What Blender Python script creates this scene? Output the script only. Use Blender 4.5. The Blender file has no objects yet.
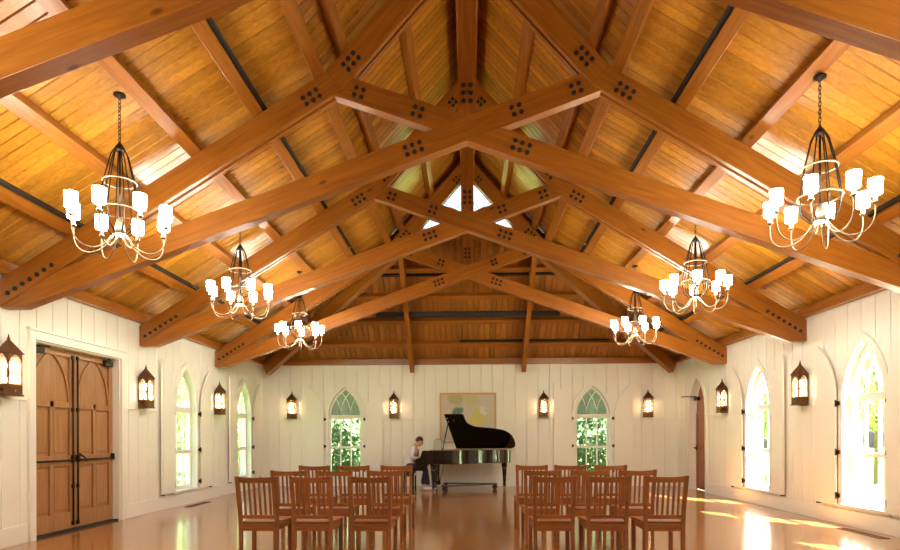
import bpy, bmesh, math, random
from mathutils import Matrix, Vector
random.seed(7)
PI = math.pi
SC = bpy.context.scene
COL = SC.collection

# ------------------------------------------------------------------ camera, light, exposure
F = 610.0            # focal length in pixels of the 900 px wide frame
VX, VY = 468.0, 437.0
cam_d = bpy.data.cameras.new('camera')
cam = bpy.data.objects.new('camera', cam_d); COL.objects.link(cam)
cam.location = (0, 0, 1.3); cam.rotation_euler = (PI/2, .003, math.atan((VX-450)/F))
cam_d.sensor_width = 36; cam_d.lens = F/900*36
cam_d.shift_x = 0; cam_d.shift_y = (VY-275)/900
cam_d.clip_end = 300
SC.camera = cam

world = bpy.data.worlds.new('world'); SC.world = world; world.use_nodes = True
wn = world.node_tree; wn.nodes.clear()
wo = wn.nodes.new('ShaderNodeOutputWorld'); wb = wn.nodes.new('ShaderNodeBackground')
sky = wn.nodes.new('ShaderNodeTexSky'); sky.sky_type = 'NISHITA'; sky.sun_disc = False
sky.sun_elevation = math.radians(45); sky.sun_rotation = math.radians(140)
sky.air_density = 1.0; sky.dust_density = 4.0
wb.inputs['Strength'].default_value = 0.75
wn.links.new(sky.outputs[0], wb.inputs[0]); wn.links.new(wb.outputs[0], wo.inputs[0])

sun_d = bpy.data.lights.new('sun', 'SUN'); sun = bpy.data.objects.new('sun', sun_d); COL.objects.link(sun)
sun_d.energy = 115; sun_d.angle = math.radians(0.6); sun_d.color = (1, .95, .86)
sd = Vector((-.66*math.cos(math.radians(45)), .75*math.cos(math.radians(45)), -math.sin(math.radians(45))))
sun.rotation_euler = sd.to_track_quat('-Z', 'Y').to_euler()
sun.location = (12, -8, 14)

SC.view_settings.view_transform = 'Standard'; SC.view_settings.look = 'None'
SC.view_settings.gamma = 1; SC.view_settings.use_curve_mapping = False
SC.view_settings.exposure = 0.45
SC.cycles.caustics_reflective = False; SC.cycles.caustics_refractive = False
SHADE_E = 66.0       # chandelier shades
SCONCE_E = 115.0
WARM = (1.0, .92, .76, 1)

# ------------------------------------------------------------------ materials
def new_mat(name):
    m = bpy.data.materials.new(name); m.use_nodes = True
    nt = m.node_tree; p = nt.nodes['Principled BSDF']
    return m, nt, p
def setp(p, **k):
    for a, v in k.items():
        a = a.replace('_', ' ')
        if a in p.inputs: p.inputs[a].default_value = v
def plain(name, col, rough=.5, metal=0, noise=0.0, scale=8, coat=0, bump=0):
    m, nt, p = new_mat(name)
    setp(p, Base_Color=(*col, 1), Roughness=rough, Metallic=metal)
    p.inputs['Coat Weight'].default_value = coat
    if noise or bump:
        tc = nt.nodes.new('ShaderNodeTexCoord'); nz = nt.nodes.new('ShaderNodeTexNoise')
        nz.inputs['Scale'].default_value = scale; nz.inputs['Detail'].default_value = 4
        nt.links.new(tc.outputs['Object'], nz.inputs['Vector'])
        mx = nt.nodes.new('ShaderNodeMix'); mx.data_type = 'RGBA'
        mx.inputs[6].default_value = (*[c*(1-noise) for c in col], 1)
        mx.inputs[7].default_value = (*[min(1, c*(1+noise)) for c in col], 1)
        nt.links.new(nz.outputs[0], mx.inputs[0]); nt.links.new(mx.outputs[2], p.inputs['Base Color'])
        if bump:
            b = nt.nodes.new('ShaderNodeBump'); b.inputs['Strength'].default_value = bump; b.inputs['Distance'].default_value = .01
            nt.links.new(nz.outputs[0], b.inputs['Height']); nt.links.new(b.outputs[0], p.inputs['Normal'])
    return m
def wood(name, dark, light, axis=0, rough=.35, coat=.2, scale=1.0, plank=None, knots=True, vary=.25, spec=.5):
    """grain runs along local axis; plank=(axis index, width) gives every board its own tone"""
    m, nt, p = new_mat(name); N = nt.nodes; L = nt.links
    tc = N.new('ShaderNodeTexCoord'); oi = N.new('ShaderNodeObjectInfo')
    mp = N.new('ShaderNodeMapping'); s = [14*scale]*3; s[axis] = .9*scale
    mp.inputs['Scale'].default_value = s
    ml = N.new('ShaderNodeMath'); ml.operation = 'MULTIPLY'; ml.inputs[1].default_value = 37.0
    L.new(oi.outputs['Random'], ml.inputs[0])
    vec = tc.outputs['Object']
    cb = N.new('ShaderNodeCombineXYZ')
    for i in range(3): L.new(ml.outputs[0], cb.inputs[i])
    va = N.new('ShaderNodeVectorMath'); va.operation = 'ADD'
    L.new(vec, va.inputs[0]); L.new(cb.outputs[0], va.inputs[1])
    tone = oi.outputs['Random']
    src = va.outputs[0]
    if plank:
        sp = N.new('ShaderNodeSeparateXYZ'); L.new(vec, sp.inputs[0])
        dv = N.new('ShaderNodeMath'); dv.operation = 'DIVIDE'; dv.inputs[1].default_value = plank[1]
        L.new(sp.outputs[plank[0]], dv.inputs[0])
        fl = N.new('ShaderNodeMath'); fl.operation = 'FLOOR'; L.new(dv.outputs[0], fl.inputs[0])
        wnz = N.new('ShaderNodeTexWhiteNoise'); wnz.noise_dimensions = '1D'; L.new(fl.outputs[0], wnz.inputs['W'])
        tone = wnz.outputs['Value']
        m2 = N.new('ShaderNodeMath'); m2.operation = 'MULTIPLY'; m2.inputs[1].default_value = 11.0; L.new(tone, m2.inputs[0])
        c2 = N.new('ShaderNodeCombineXYZ')
        for i in range(3): L.new(m2.outputs[0], c2.inputs[i])
        v2 = N.new('ShaderNodeVectorMath'); v2.operation = 'ADD'; L.new(vec, v2.inputs[0]); L.new(c2.outputs[0], v2.inputs[1])
        src = v2.outputs[0]
    L.new(src, mp.inputs[0])
    nz = N.new('ShaderNodeTexNoise'); nz.inputs['Scale'].default_value = 1.6; nz.inputs['Detail'].default_value = 6
    nz.inputs['Distortion'].default_value = 1.2
    L.new(mp.outputs[0], nz.inputs['Vector'])
    rp = N.new('ShaderNodeValToRGB'); e = rp.color_ramp.elements
    e[0].position = .32; e[0].color = (*dark, 1); e[1].position = .68; e[1].color = (*light, 1)
    L.new(nz.outputs[0], rp.inputs[0])
    hs = N.new('ShaderNodeHueSaturation'); L.new(rp.outputs[0], hs.inputs['Color'])
    mr = N.new('ShaderNodeMapRange'); mr.inputs[3].default_value = 1-vary; mr.inputs[4].default_value = 1+vary
    L.new(tone, mr.inputs[0]); L.new(mr.outputs[0], hs.inputs['Value'])
    out = hs.outputs[0]
    if knots:
        mk = N.new('ShaderNodeMapping'); ks = [3.4]*3; ks[axis] = 1.5; mk.inputs['Scale'].default_value = ks
        L.new(src, mk.inputs[0])
        vo = N.new('ShaderNodeTexVoronoi'); vo.inputs['Scale'].default_value = .8; L.new(mk.outputs[0], vo.inputs['Vector'])
        kr = N.new('ShaderNodeValToRGB'); kr.color_ramp.elements[0].position = .03; kr.color_ramp.elements[0].color = (.18, .12, .1, 1)
        kr.color_ramp.elements[1].position = .075; kr.color_ramp.elements[1].color = (1, 1, 1, 1)
        L.new(vo.outputs['Distance'], kr.inputs[0])
        mm = N.new('ShaderNodeMix'); mm.data_type = 'RGBA'; mm.blend_type = 'MULTIPLY'; mm.inputs[0].default_value = .8
        L.new(out, mm.inputs[6]); L.new(kr.outputs[0], mm.inputs[7]); out = mm.outputs[2]
    L.new(out, p.inputs['Base Color'])
    setp(p, Roughness=rough); p.inputs['Coat Weight'].default_value = coat; p.inputs['Coat Roughness'].default_value = .25
    p.inputs['Specular IOR Level'].default_value = spec
    return m
def emit(name, col, strength):
    m = bpy.data.materials.new(name); m.use_nodes = True; nt = m.node_tree; nt.nodes.clear()
    o = nt.nodes.new('ShaderNodeOutputMaterial'); e = nt.nodes.new('ShaderNodeEmission')
    e.inputs[0].default_value = col; e.inputs[1].default_value = strength; nt.links.new(e.outputs[0], o.inputs[0])
    return m
def glass(name, tint=(1, 1, 1), diffuse=0.0, dcol=(.6, .7, .7)):
    m = bpy.data.materials.new(name); m.use_nodes = True; nt = m.node_tree; nt.nodes.clear()
    o = nt.nodes.new('ShaderNodeOutputMaterial')
    t = nt.nodes.new('ShaderNodeBsdfTransparent'); t.inputs[0].default_value = (*tint, 1)
    g = nt.nodes.new('ShaderNodeBsdfGlossy'); g.inputs['Roughness'].default_value = .02
    fr = nt.nodes.new('ShaderNodeFresnel'); ge = nt.nodes.new('ShaderNodeNewGeometry')
    mi = nt.nodes.new('ShaderNodeMapRange'); mi.inputs[3].default_value = 1.45; mi.inputs[4].default_value = 1/1.45
    nt.links.new(ge.outputs['Backfacing'], mi.inputs[0]); nt.links.new(mi.outputs[0], fr.inputs[0])
    mx = nt.nodes.new('ShaderNodeMixShader')
    base = t.outputs[0]
    if diffuse:
        d = nt.nodes.new('ShaderNodeBsdfTranslucent'); d.inputs[0].default_value = (*dcol, 1)
        m2 = nt.nodes.new('ShaderNodeMixShader'); m2.inputs[0].default_value = diffuse
        nt.links.new(t.outputs[0], m2.inputs[1]); nt.links.new(d.outputs[0], m2.inputs[2]); base = m2.outputs[0]
    nt.links.new(fr.outputs[0], mx.inputs[0]); nt.links.new(base, mx.inputs[1]); nt.links.new(g.outputs[0], mx.inputs[2])
    nt.links.new(mx.outputs[0], o.inputs[0])
    return m

M = {}
M['beam'] = wood('fir_beam', (.26, .083, .006), (.385, .136, .012), 0, .38, .25, 1.0, vary=.12)
M['beam_z'] = wood('fir_post', (.23, .067, .006), (.35, .113, .011), 2, .38, .25, 1.0, vary=.12)
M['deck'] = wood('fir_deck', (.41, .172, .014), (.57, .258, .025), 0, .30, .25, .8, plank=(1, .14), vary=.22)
M['deck_hip_shaded'] = wood('fir_deck_back_shaded', (.31, .112, .017), (.43, .172, .028), 1, .4, .1, .8, plank=(0, .14), vary=.2)  # same fir as the deck, the end slope's dimmer light put into the colour
M['floor'] = wood('floor_boards', (.29, .115, .028), (.45, .20, .055), 0, .13, .35, .55, plank=(1, .09), knots=False, vary=.20)
M['chair'] = wood('chair_wood_upright', (.23, .080, .020), (.34, .13, .036), 2, .35, .2, 3, knots=False, vary=.12)
M['chair_x'] = wood('chair_wood_cross', (.24, .083, .021), (.36, .135, .038), 0, .5, .0, 3, knots=False, vary=.12, spec=.25)
M['door'] = wood('door_wood', (.33, .155, .055), (.46, .23, .09), 2, .4, .15, 1.2, knots=False, vary=.05)
M['frame_wood'] = wood('picture_frame_wood', (.55, .32, .14), (.66, .42, .21), 2, .4, .1, 2, knots=False, vary=.05)
M['white'] = plain('white_paint', (.86, .86, .785), .42, 0, .03, 3)
M['trimwhite'] = plain('white_trim_paint', (.86, .86, .79), .35)
M['iron'] = plain('dark_iron', (.035, .025, .02), .45, .8, .2, 20)
M['bronze'] = plain('aged_bronze', (.16, .075, .03), .42, .85, .3, 30)
M['brass'] = plain('pale_brushed_brass', (.30, .235, .16), .45, 1.0, .1, 30)
M['black'] = plain('black_lacquer', (.006, .005, .005), .07, 0, 0, 1, .6)
M['matt'] = plain('matt_black', (.012, .011, .011), .6)
M['steel'] = plain('brushed_steel', (.5, .5, .52), .3, 1)
M['ivory'] = plain('ivory_key', (.85, .82, .74), .25)
M['shade'] = emit('lit_frosted_shade', WARM, SHADE_E)
M['bulb'] = emit('lit_downlight', (1, .85, .6, 1), 120)
M['lamp_glass'] = glass('lantern_glass', (.95, .87, .76), .14, (.95, .80, .66))
M['flame'] = emit('lit_lantern_lamp', (1, .78, .52, 1), SCONCE_E)
M['glass'] = glass('window_glass')
M['frost'] = glass('pebbled_window_glass', (.40, .40, .40), .6, (.36, .32, .28))
M['lawn'] = plain('lawn_green', (.12, .22, .04), .9, 0, .4, 3)
M['bark'] = plain('tree_bark', (.12, .08, .05), .9, 0, .3, 10)
def leafmat(name, col):
    m, nt, p = new_mat(name)
    oi = nt.nodes.new('ShaderNodeTexCoord'); nz = nt.nodes.new('ShaderNodeTexNoise'); nz.inputs['Scale'].default_value = 2.5
    nt.links.new(oi.outputs['Object'], nz.inputs['Vector'])
    mx = nt.nodes.new('ShaderNodeMix'); mx.data_type = 'RGBA'
    mx.inputs[6].default_value = (*[c*.5 for c in col], 1); mx.inputs[7].default_value = (*[c*1.5 for c in col], 1)
    nt.links.new(nz.outputs[0], mx.inputs[0]); nt.links.new(mx.outputs[2], p.inputs['Base Color'])
    setp(p, Roughness=.55)
    return m
M['leaf'] = leafmat('ivy_leaf', (.045, .10, .028))
M['leaf_pale'] = leafmat('pale_leaf', (.26, .36, .10))

# ------------------------------------------------------------------ mesh builder
class MB:
    def __init__(s): s.v = []; s.f = []; s.smooth = []
    def add(s, vs, fs, sm=False):
        n = len(s.v); s.v += [tuple(v) for v in vs]
        for f in fs: s.f.append([n+i for i in f]); s.smooth.append(sm)
        return s
    def box(s, x0, x1, y0, y1, z0, z1):
        return s.add([(x0,y0,z0),(x1,y0,z0),(x1,y1,z0),(x0,y1,z0),(x0,y0,z1),(x1,y0,z1),(x1,y1,z1),(x0,y1,z1)],
              [(0,3,2,1),(4,5,6,7),(0,1,5,4),(1,2,6,5),(2,3,7,6),(3,0,4,7)])
    def prism(s, pts, h0, h1, plane='xz'):
        """extrude a 2D polygon; plane xz: extrude along y, xy: along z, yz: along x"""
        def P(a, b, h): return {'xz': (a, h, b), 'xy': (a, b, h), 'yz': (h, a, b)}[plane]
        n = len(pts)
        vs = [P(a, b, h0) for a, b in pts] + [P(a, b, h1) for a, b in pts]
        fs = [tuple(range(n)), tuple(range(2*n-1, n-1, -1))] + [(i, i+n, (i+1) % n+n, (i+1) % n) for i in range(n)]
        return s.add(vs, fs)
    def tube(s, path, r, n=8, caps=True, closed=False, smooth=True):
        path = [Vector(p) for p in path]; rs = r if isinstance(r, (list, tuple)) else [r]*len(path)
        vs = []; m = len(path); up = None
        for i, p in enumerate(path):
            if closed: d = path[(i+1) % m]-path[i-1]
            else: d = path[min(i+1, m-1)]-path[max(i-1, 0)]
            d.normalize()
            if up is None:
                up = Vector((0, 0, 1)) if abs(d.z) < .9 else Vector((1, 0, 0))
            a = d.cross(up)
            if a.length < 1e-6: a = d.cross(Vector((.3, 1, .2)))
            a.normalize(); b = a.cross(d).normalized(); up = b
            for k in range(n):
                t = 2*PI*k/n; vs.append(p+(a*math.cos(t)+b*math.sin(t))*rs[i])
        fs = []
        for i in range(m if closed else m-1):
            j = (i+1) % m
            for k in range(n): fs.append((i*n+k, i*n+(k+1) % n, j*n+(k+1) % n, j*n+k))
        s.add(vs, fs, smooth)
        if caps and not closed:
            b0 = len(s.v)-len(vs)
            s.f.append([b0+k for k in range(n-1, -1, -1)]); s.smooth.append(False)
            s.f.append([b0+(m-1)*n+k for k in range(n)]); s.smooth.append(False)
        return s
    def lathe(s, prof, c=(0, 0, 0), n=16, smooth=True):
        """prof: (radius, z) list"""
        vs = []; 
        for r, z in prof:
            for k in range(n):
                t = 2*PI*k/n; vs.append((c[0]+r*math.cos(t), c[1]+r*math.sin(t), c[2]+z))
        fs = []
        for i in range(len(prof)-1):
            for k in range(n): fs.append((i*n+k, i*n+(k+1) % n, (i+1)*n+(k+1) % n, (i+1)*n+k))
        fs.append(tuple(range(n-1, -1, -1))); fs.append(tuple((len(prof)-1)*n+k for k in range(n)))
        return s.add(vs, fs, smooth)
    def ball(s, c, r, n=12, m=8):
        rx, ry, rz = r if isinstance(r, (tuple, list)) else (r, r, r)
        vs = []; fs = []
        for i in range(m+1):
            ph = PI*i/m
            for k in range(n):
                t = 2*PI*k/n; q = max(math.sin(ph), 1e-4)
                vs.append((c[0]+rx*q*math.cos(t), c[1]+ry*q*math.sin(t), c[2]+rz*math.cos(ph)))
        for i in range(m):
            for k in range(n): fs.append((i*n+k, (i+1)*n+k, (i+1)*n+(k+1) % n, i*n+(k+1) % n))
        return s.add(vs, fs, True)
    def build(s, name, mat, parent=None, bevel=0, loc=None, rot=None, fix=True):
        me = bpy.data.meshes.new(name); me.from_pydata(s.v, [], s.f)
        me.polygons.foreach_set('use_smooth', s.smooth)
        if fix:
            bm = bmesh.new(); bm.from_mesh(me); bmesh.ops.recalc_face_normals(bm, faces=bm.faces); bm.to_mesh(me); bm.free()
        me.update()
        o = bpy.data.objects.new(name, me); COL.objects.link(o)
        if mat: me.materials.append(mat if not isinstance(mat, str) else M[mat])
        if parent: o.parent = parent
        if loc is not None: o.location = loc
        if rot is not None: o.rotation_euler = rot
        if bevel:
            b = o.modifiers.new('bevel', 'BEVEL'); b.width = bevel; b.segments = 2; b.limit_method = 'ANGLE'; b.angle_limit = math.radians(40)
        return o

def tag(o, label=None, cat=None, group=None, kind=None):
    if label: o['label'] = label
    if cat: o['category'] = cat
    if group: o['group'] = group
    if kind: o['kind'] = kind
    return o
def empty(name, loc=(0, 0, 0), rz=0, parent=None):
    o = bpy.data.objects.new(name, None); COL.objects.link(o); o.location = loc; o.rotation_euler = (0, 0, rz)
    o.empty_display_size = .1
    if parent: o.parent = parent
    return o
def copy_tree(o, parent=None):
    c = o.copy(); COL.objects.link(c)
    if parent: c.parent = parent
    for ch in list(o.children): copy_tree(ch, c)
    return c

# ------------------------------------------------------------------ room numbers
W = 5.5; YB = 16.18; YF = -2.3; TH = .20
EAVE_D = 6.72; S1 = .61       # lower roof deck: z = 6.72 - .61|x|
TOP_D = 7.60; S2 = 1.12       # upper roof deck: z = 7.60 - 1.12|x|
XK = (TOP_D-EAVE_D)/(S2-S1); ZK = EAVE_D-S1*XK
YT = [3.865+.08, 7.015+.08, 10.065+.08, 13.115+.08]   # truss centre planes
YG = 13.32                                            # gable window plane
BAYS = [2.44, 5.49, 8.54, 11.59, 14.64]
ZW = EAVE_D-S1*W

# ------------------------------------------------------------------ lancet geometry
def arc_half(w, a, zs, off=0.0, n=14):
    """right half of a pointed arch, from the spring line up to the point; off grows it outward"""
    R = (w*w+a*a)/(2*w); cx = w-R; Ro = R+off
    t1 = math.acos(min(1, max(-1, (0-cx)/Ro)))
    return [(cx+Ro*math.cos(t1*i/n), zs+Ro*math.sin(t1*i/n)) for i in range(n+1)]
def lancet(w, a, zs, sill, off=0.0, n=14):
    """closed outline, anticlockwise from bottom right"""
    h = arc_half(w, a, zs, off, n)
    right = [(w+off, sill)] + h
    left = [(-x, z) for x, z in reversed(h[:-1])] + [(-w-off, sill)]
    return right+left

# ------------------------------------------------------------------ walls
def wall(name, x0, x1, H, openings, loc, rz, ztop_out=None, groove=.30, phase=0.0):
    ops = sorted(openings, key=lambda o: o['c']); polys = []; x = x0
    for o in ops:
        c = o['c']; m = 1.1 if o.get('rect') else .75; a0, a1 = c-m, c+m
        polys.append([(x, 0), (a0, 0), (a0, H), (x, H)])
        out = o['outline']; sill = out[0][1]
        n = len(out); half = n//2
        if o.get('rect'):
            w, h = out[0][0], out[1][1]
            polys += [[(a0,0),(c-w,0),(c-w,h),(c,h),(c,H),(a0,H)], [(c+w,0),(a1,0),(a1,H),(c,H),(c,h),(c+w,h)]]
        else:
            R = out[:half+1]
            polys.append([(c, 0), (a1, 0), (a1, H), (c, H)] + [(c+p, z) for p, z in reversed(R)] + ([(c, sill)] if sill > 0 else []))
            polys.append([(c, 0), (c, sill)] + [(c-p, z) for p, z in R] + [(c, H), (a0, H), (a0, 0)] if sill > 0 else
                         [(c-p, z) for p, z in R] + [(c, H), (a0, H), (a0, 0)])
            if sill <= 0: polys[-2] = [(a1, 0), (a1, H), (c, H)] + [(c+p, z) for p, z in reversed(R)]
        x = a1
    polys.append([(x, 0), (x1, 0), (x1, H), (x, H)])
    bm = bmesh.new()
    def clean(p):
        q = []
        for t in p:
            if not q or (abs(t[0]-q[-1][0])+abs(t[1]-q[-1][1])) > 1e-6: q.append(t)
        return q
    for p in polys:
        bm.faces.new([bm.verts.new((a, 0, b)) for a, b in clean(p)])
    bm.normal_update()
    bmesh.ops.triangulate(bm, faces=bm.faces[:])
    bmesh.ops.remove_doubles(bm, verts=bm.verts[:], dist=1e-5)
    k = math.ceil((x0-phase)/groove)
    lines = []
    while phase+k*groove < x1-.02:
        lines.append(phase+k*groove); k += 1
    for gx in lines:
        for d in (-.009, 0, .009):
            g = bm.verts[:]+bm.edges[:]+bm.faces[:]
            bmesh.ops.bisect_plane(bm, geom=g, plane_co=(gx+d, 0, 0), plane_no=(1, 0, 0), dist=1e-6)
    S = set(round(g, 4) for g in lines)
    for v in bm.verts:
        if round(v.co.x, 4) in S: v.co.y = .016
    nv = len(bm.verts)
    # outer skin and reveals
    for p in polys:
        bm.faces.new([bm.verts.new((a, TH, b if (b < H-.01 or ztop_out is None) else ztop_out)) for a, b in clean(p)])
    for o in ops:
        c = o['c']; out = o['outline']; n = len(out)
        for i in range(n if out[0][1] > 0 else n-1):
            a, b = out[i], out[(i+1) % n]
            bm.faces.new([bm.verts.new(q) for q in ((c+a[0],0,a[1]),(c+b[0],0,b[1]),(c+b[0],TH,b[1]),(c+a[0],TH,a[1]))])
    me = bpy.data.meshes.new(name); bm.to_mesh(me); bm.free(); me.materials.append(M['white'])
    o = bpy.data.objects.new(name, me); COL.objects.link(o); o.location = loc; o.rotation_euler = (0, 0, rz)
    o['kind'] = 'structure'
    return o
WW, WA, WS, SILL = .45, .80, 1.84, .30        # window half width, arch rise, spring height, sill
def win_open(c): return dict(c=c, outline=lancet(WW, WA, WS, SILL))
DW, DA, DS = .50, .85, 1.85
LD, LDW, LDH = 8.53, .96, 2.55
WY = [5.57, 8.64, 11.72, 14.80]
wall('wall_left', YF, YB, ZW-.005, [dict(c=LD, outline=[(LDW, 0), (LDW, LDH), (-LDW, LDH), (-LDW, 0)], rect=True), win_open(WY[2]), win_open(WY[3])],
     (-W, 0, 0), PI/2, ZW-S1*TH-.005, .30, .13)
wall('wall_right', -YB, -YF, ZW-.005, [win_open(-WY[0]), win_open(-WY[1]), win_open(-WY[2]), dict(c=-14.78, outline=lancet(DW, DA, DS, 0))],
     (W, 0, 0), -PI/2, ZW-S1*TH-.005, .30, .0)
BX = [-3.28, 3.28]
wall('wall_back', -W, W, ZW-.005, [win_open(BX[0]), win_open(BX[1])], (0, YB, 0), 0, ZW-.777*TH-.005, .30, .05)
wf = MB(); wf.add([(-W-TH,YF,0),(W+TH,YF,0),(W+TH,YF,ZW-S1*TH),(XK,YF,ZK),(0,YF,TOP_D),(-XK,YF,ZK),(-W-TH,YF,ZW-S1*TH)], [(0,1,2,3,4,5,6)])
tag(wf.build('wall_front', 'white'), kind='structure')
fl = MB(); fl.box(-W-TH, W+TH, YF, YB+TH, -.12, 0)
tag(fl.build('floor', 'floor'), kind='structure')

# baseboards and the horizontal wall moulding
def strips(name, x0, x1, gaps, z0, z1, d, loc, rz, mat='trimwhite'):
    b = MB(); x = x0
    for g0, g1 in sorted(gaps):
        b.box(x, g0, -d, .0, z0, z1); x = g1
    b.box(x, x1, -d, .0, z0, z1)
    o = b.build(name, mat, bevel=.004); o.location = loc; o.rotation_euler = (0, 0, rz); o['kind'] = 'structure'
    return o
strips('baseboard_left', YF, YB, [(LD-LDW-.14, LD+LDW+.14)], 0, .23, .022, (-W, 0, 0), PI/2)
strips('baseboard_right', -YB, -YF, [(-14.78-DW-.1, -14.78+DW+.1)], 0, .23, .022, (W, 0, 0), -PI/2)
strips('baseboard_back', -W, W, [], 0, .23, .022, (0, YB, 0), 0)
SHW = .47
def wgap(c): return (c-WW-.1-SHW, c+WW+.1+SHW)
strips('trim_1', YF, YB, [(LD-LDW-.14, LD+LDW+.14), wgap(WY[2]), wgap(WY[3])], 1.765, 1.79, .014, (-W, 0, 0), PI/2)
strips('trim_2', -YB, -YF, [(-14.78-DW-.1, -14.78+DW+.1), wgap(-WY[2]), wgap(-WY[1]), wgap(-WY[0])], 1.765, 1.79, .014, (W, 0, 0), -PI/2)
strips('trim_3', -W, W, [wgap(BX[0]), wgap(BX[1])], 1.765, 1.79, .014, (0, YB, 0), 0)

# ------------------------------------------------------------------ roof deck (boards with real V joints)
def deck(name, p0, p1, pos0, pos1, axis, pw, mat, clip=None):
    """p0,p1 = (across, z) ends of the slope; boards stacked along pos; clip(pos)-> (t0,t1) on the slope"""
    dx, dz = p1[0]-p0[0], p1[1]-p0[1]; L = math.hypot(dx, dz)
    nrm = (-dz/L, dx/L)
    if nrm[1] < 0: nrm = (-nrm[0], -nrm[1])
    prof = []; k = math.floor(pos0/pw)
    while k*pw < pos1:
        a = k*pw
        prof += [(a, .020), (a+.011, 0), (a+pw-.011, 0)]; k += 1
    prof.append((k*pw, .020))
    prof = [q for q in prof if pos0-.001 <= q[0] <= pos1+.001]
    mb = MB(); vs = []
    for y, d in prof:
        t0, t1 = clip(y) if clip else (0, 1)
        for t in (t0, t1):
            a, z = p0[0]+dx*t+nrm[0]*d, p0[1]+dz*t+nrm[1]*d
            vs.append((a, y, z) if axis == 'y' else (y, a, z))
    fs = [(2*i, 2*i+1, 2*i+3, 2*i+2) for i in range(len(prof)-1)]
    mb.add(vs, fs)
    return tag(mb.build(name, mat, fix=False), kind='structure')
def hip_y(x): return YG+(abs(x)-XK)/(W-XK)*(YB-YG)
OV = .36
for sgn, nm in ((-1, 'left'), (1, 'right')):
    X0 = W+OV
    def clp(y, X0=X0):
        if y <= YG: return (0, 1)
        xh = XK+(y-YG)/(YB-YG)*(W-XK)
        return (0, max(0, min(1, (X0-xh)/(X0-XK))))
    deck('ceiling_'+nm, (sgn*X0, EAVE_D-S1*X0), (sgn*XK, ZK), YF, YB+.6, 'y', .14, 'deck', clp)
    deck('ceiling_upper_'+nm, (sgn*XK, ZK), (0, TOP_D), YF, YG+.25, 'y', .14, 'deck')
HS = (ZK-ZW)/(YB-YG)
def clph(x):
    yb = YB+OV; y1 = max(hip_y(x), YG)
    return (0, (yb-y1)/(yb-YG))
deck('ceiling_back', (YB+OV, ZW-HS*OV), (YG, ZK), -W-OV, W+OV, 'x', .14, 'deck_hip_shaded', clph)

# one closed sheet, unseen, added above the boards to block sun through the joints
sh_m = MB(); u = .07; e = OV
V_ = [(-W-e, YF), (-XK, YF), (0, YF), (XK, YF), (W+e, YF)]
def zr(x): return (EAVE_D-S1*abs(x) if abs(x) >= XK else TOP_D-S2*abs(x))+u
yh = YB+e*(YB-YG)/(W-XK)
vs = [(x, y, zr(x)) for x, y in V_] + [(-W-e, yh, zr(W+e)), (-XK, YG, zr(XK)), (0, YG, zr(0)), (XK, YG, zr(XK)), (W+e, yh, zr(W+e))]
sh_m.add(vs, [(0, 1, 6, 5), (1, 2, 7, 6), (2, 3, 8, 7), (3, 4, 9, 8), (5, 6, 8, 9)])
tag(sh_m.build('roof', 'deck', fix=False), kind='structure')

# ------------------------------------------------------------------ timber trusses
BOLT_ME = None
def bolt(parent, x, z, y, r=.027):
    """a black bolt head let into the front face; parent carries its own rotation"""
    global BOLT_ME
    if BOLT_ME is None:
        b = MB(); n = 12
        b.lathe([(r, 0), (r, .010), (r*.72, .013), (r*.55, .013), (r*.5, .018), (0.001, .018)], n=n, smooth=False)
        q = b.build('bolt', 'matt'); BOLT_ME = q.data; bpy.data.objects.remove(q)
    o = bpy.data.objects.new('bolt', BOLT_ME); COL.objects.link(o)
    ang = parent.get('_ang', 0.0)
    # into the member's local frame (it is rotated by -ang about Y)
    ca, sa = math.cos(ang), math.sin(ang)
    lx, lz = x*ca+z*sa, -x*sa+z*ca
    o.parent = parent; o.location = (lx, y, lz); o.rotation_euler = (PI/2, 0, 0)
def member(name, pts, y0, y1, ang, parent, mat='beam', bevel=.006):
    ca, sa = math.cos(ang), math.sin(ang)
    loc = [(x*ca+z*sa, -x*sa+z*ca) for x, z in pts]
    mb = MB(); mb.prism(loc, y0, y1)
    o = mb.build(name, mat, parent, bevel=bevel); o.rotation_euler = (0, -ang, 0); o['_ang'] = ang
    return o
A1, A2, A3 = math.atan(.61), math.atan(1.12), math.atan(.357)
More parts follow.
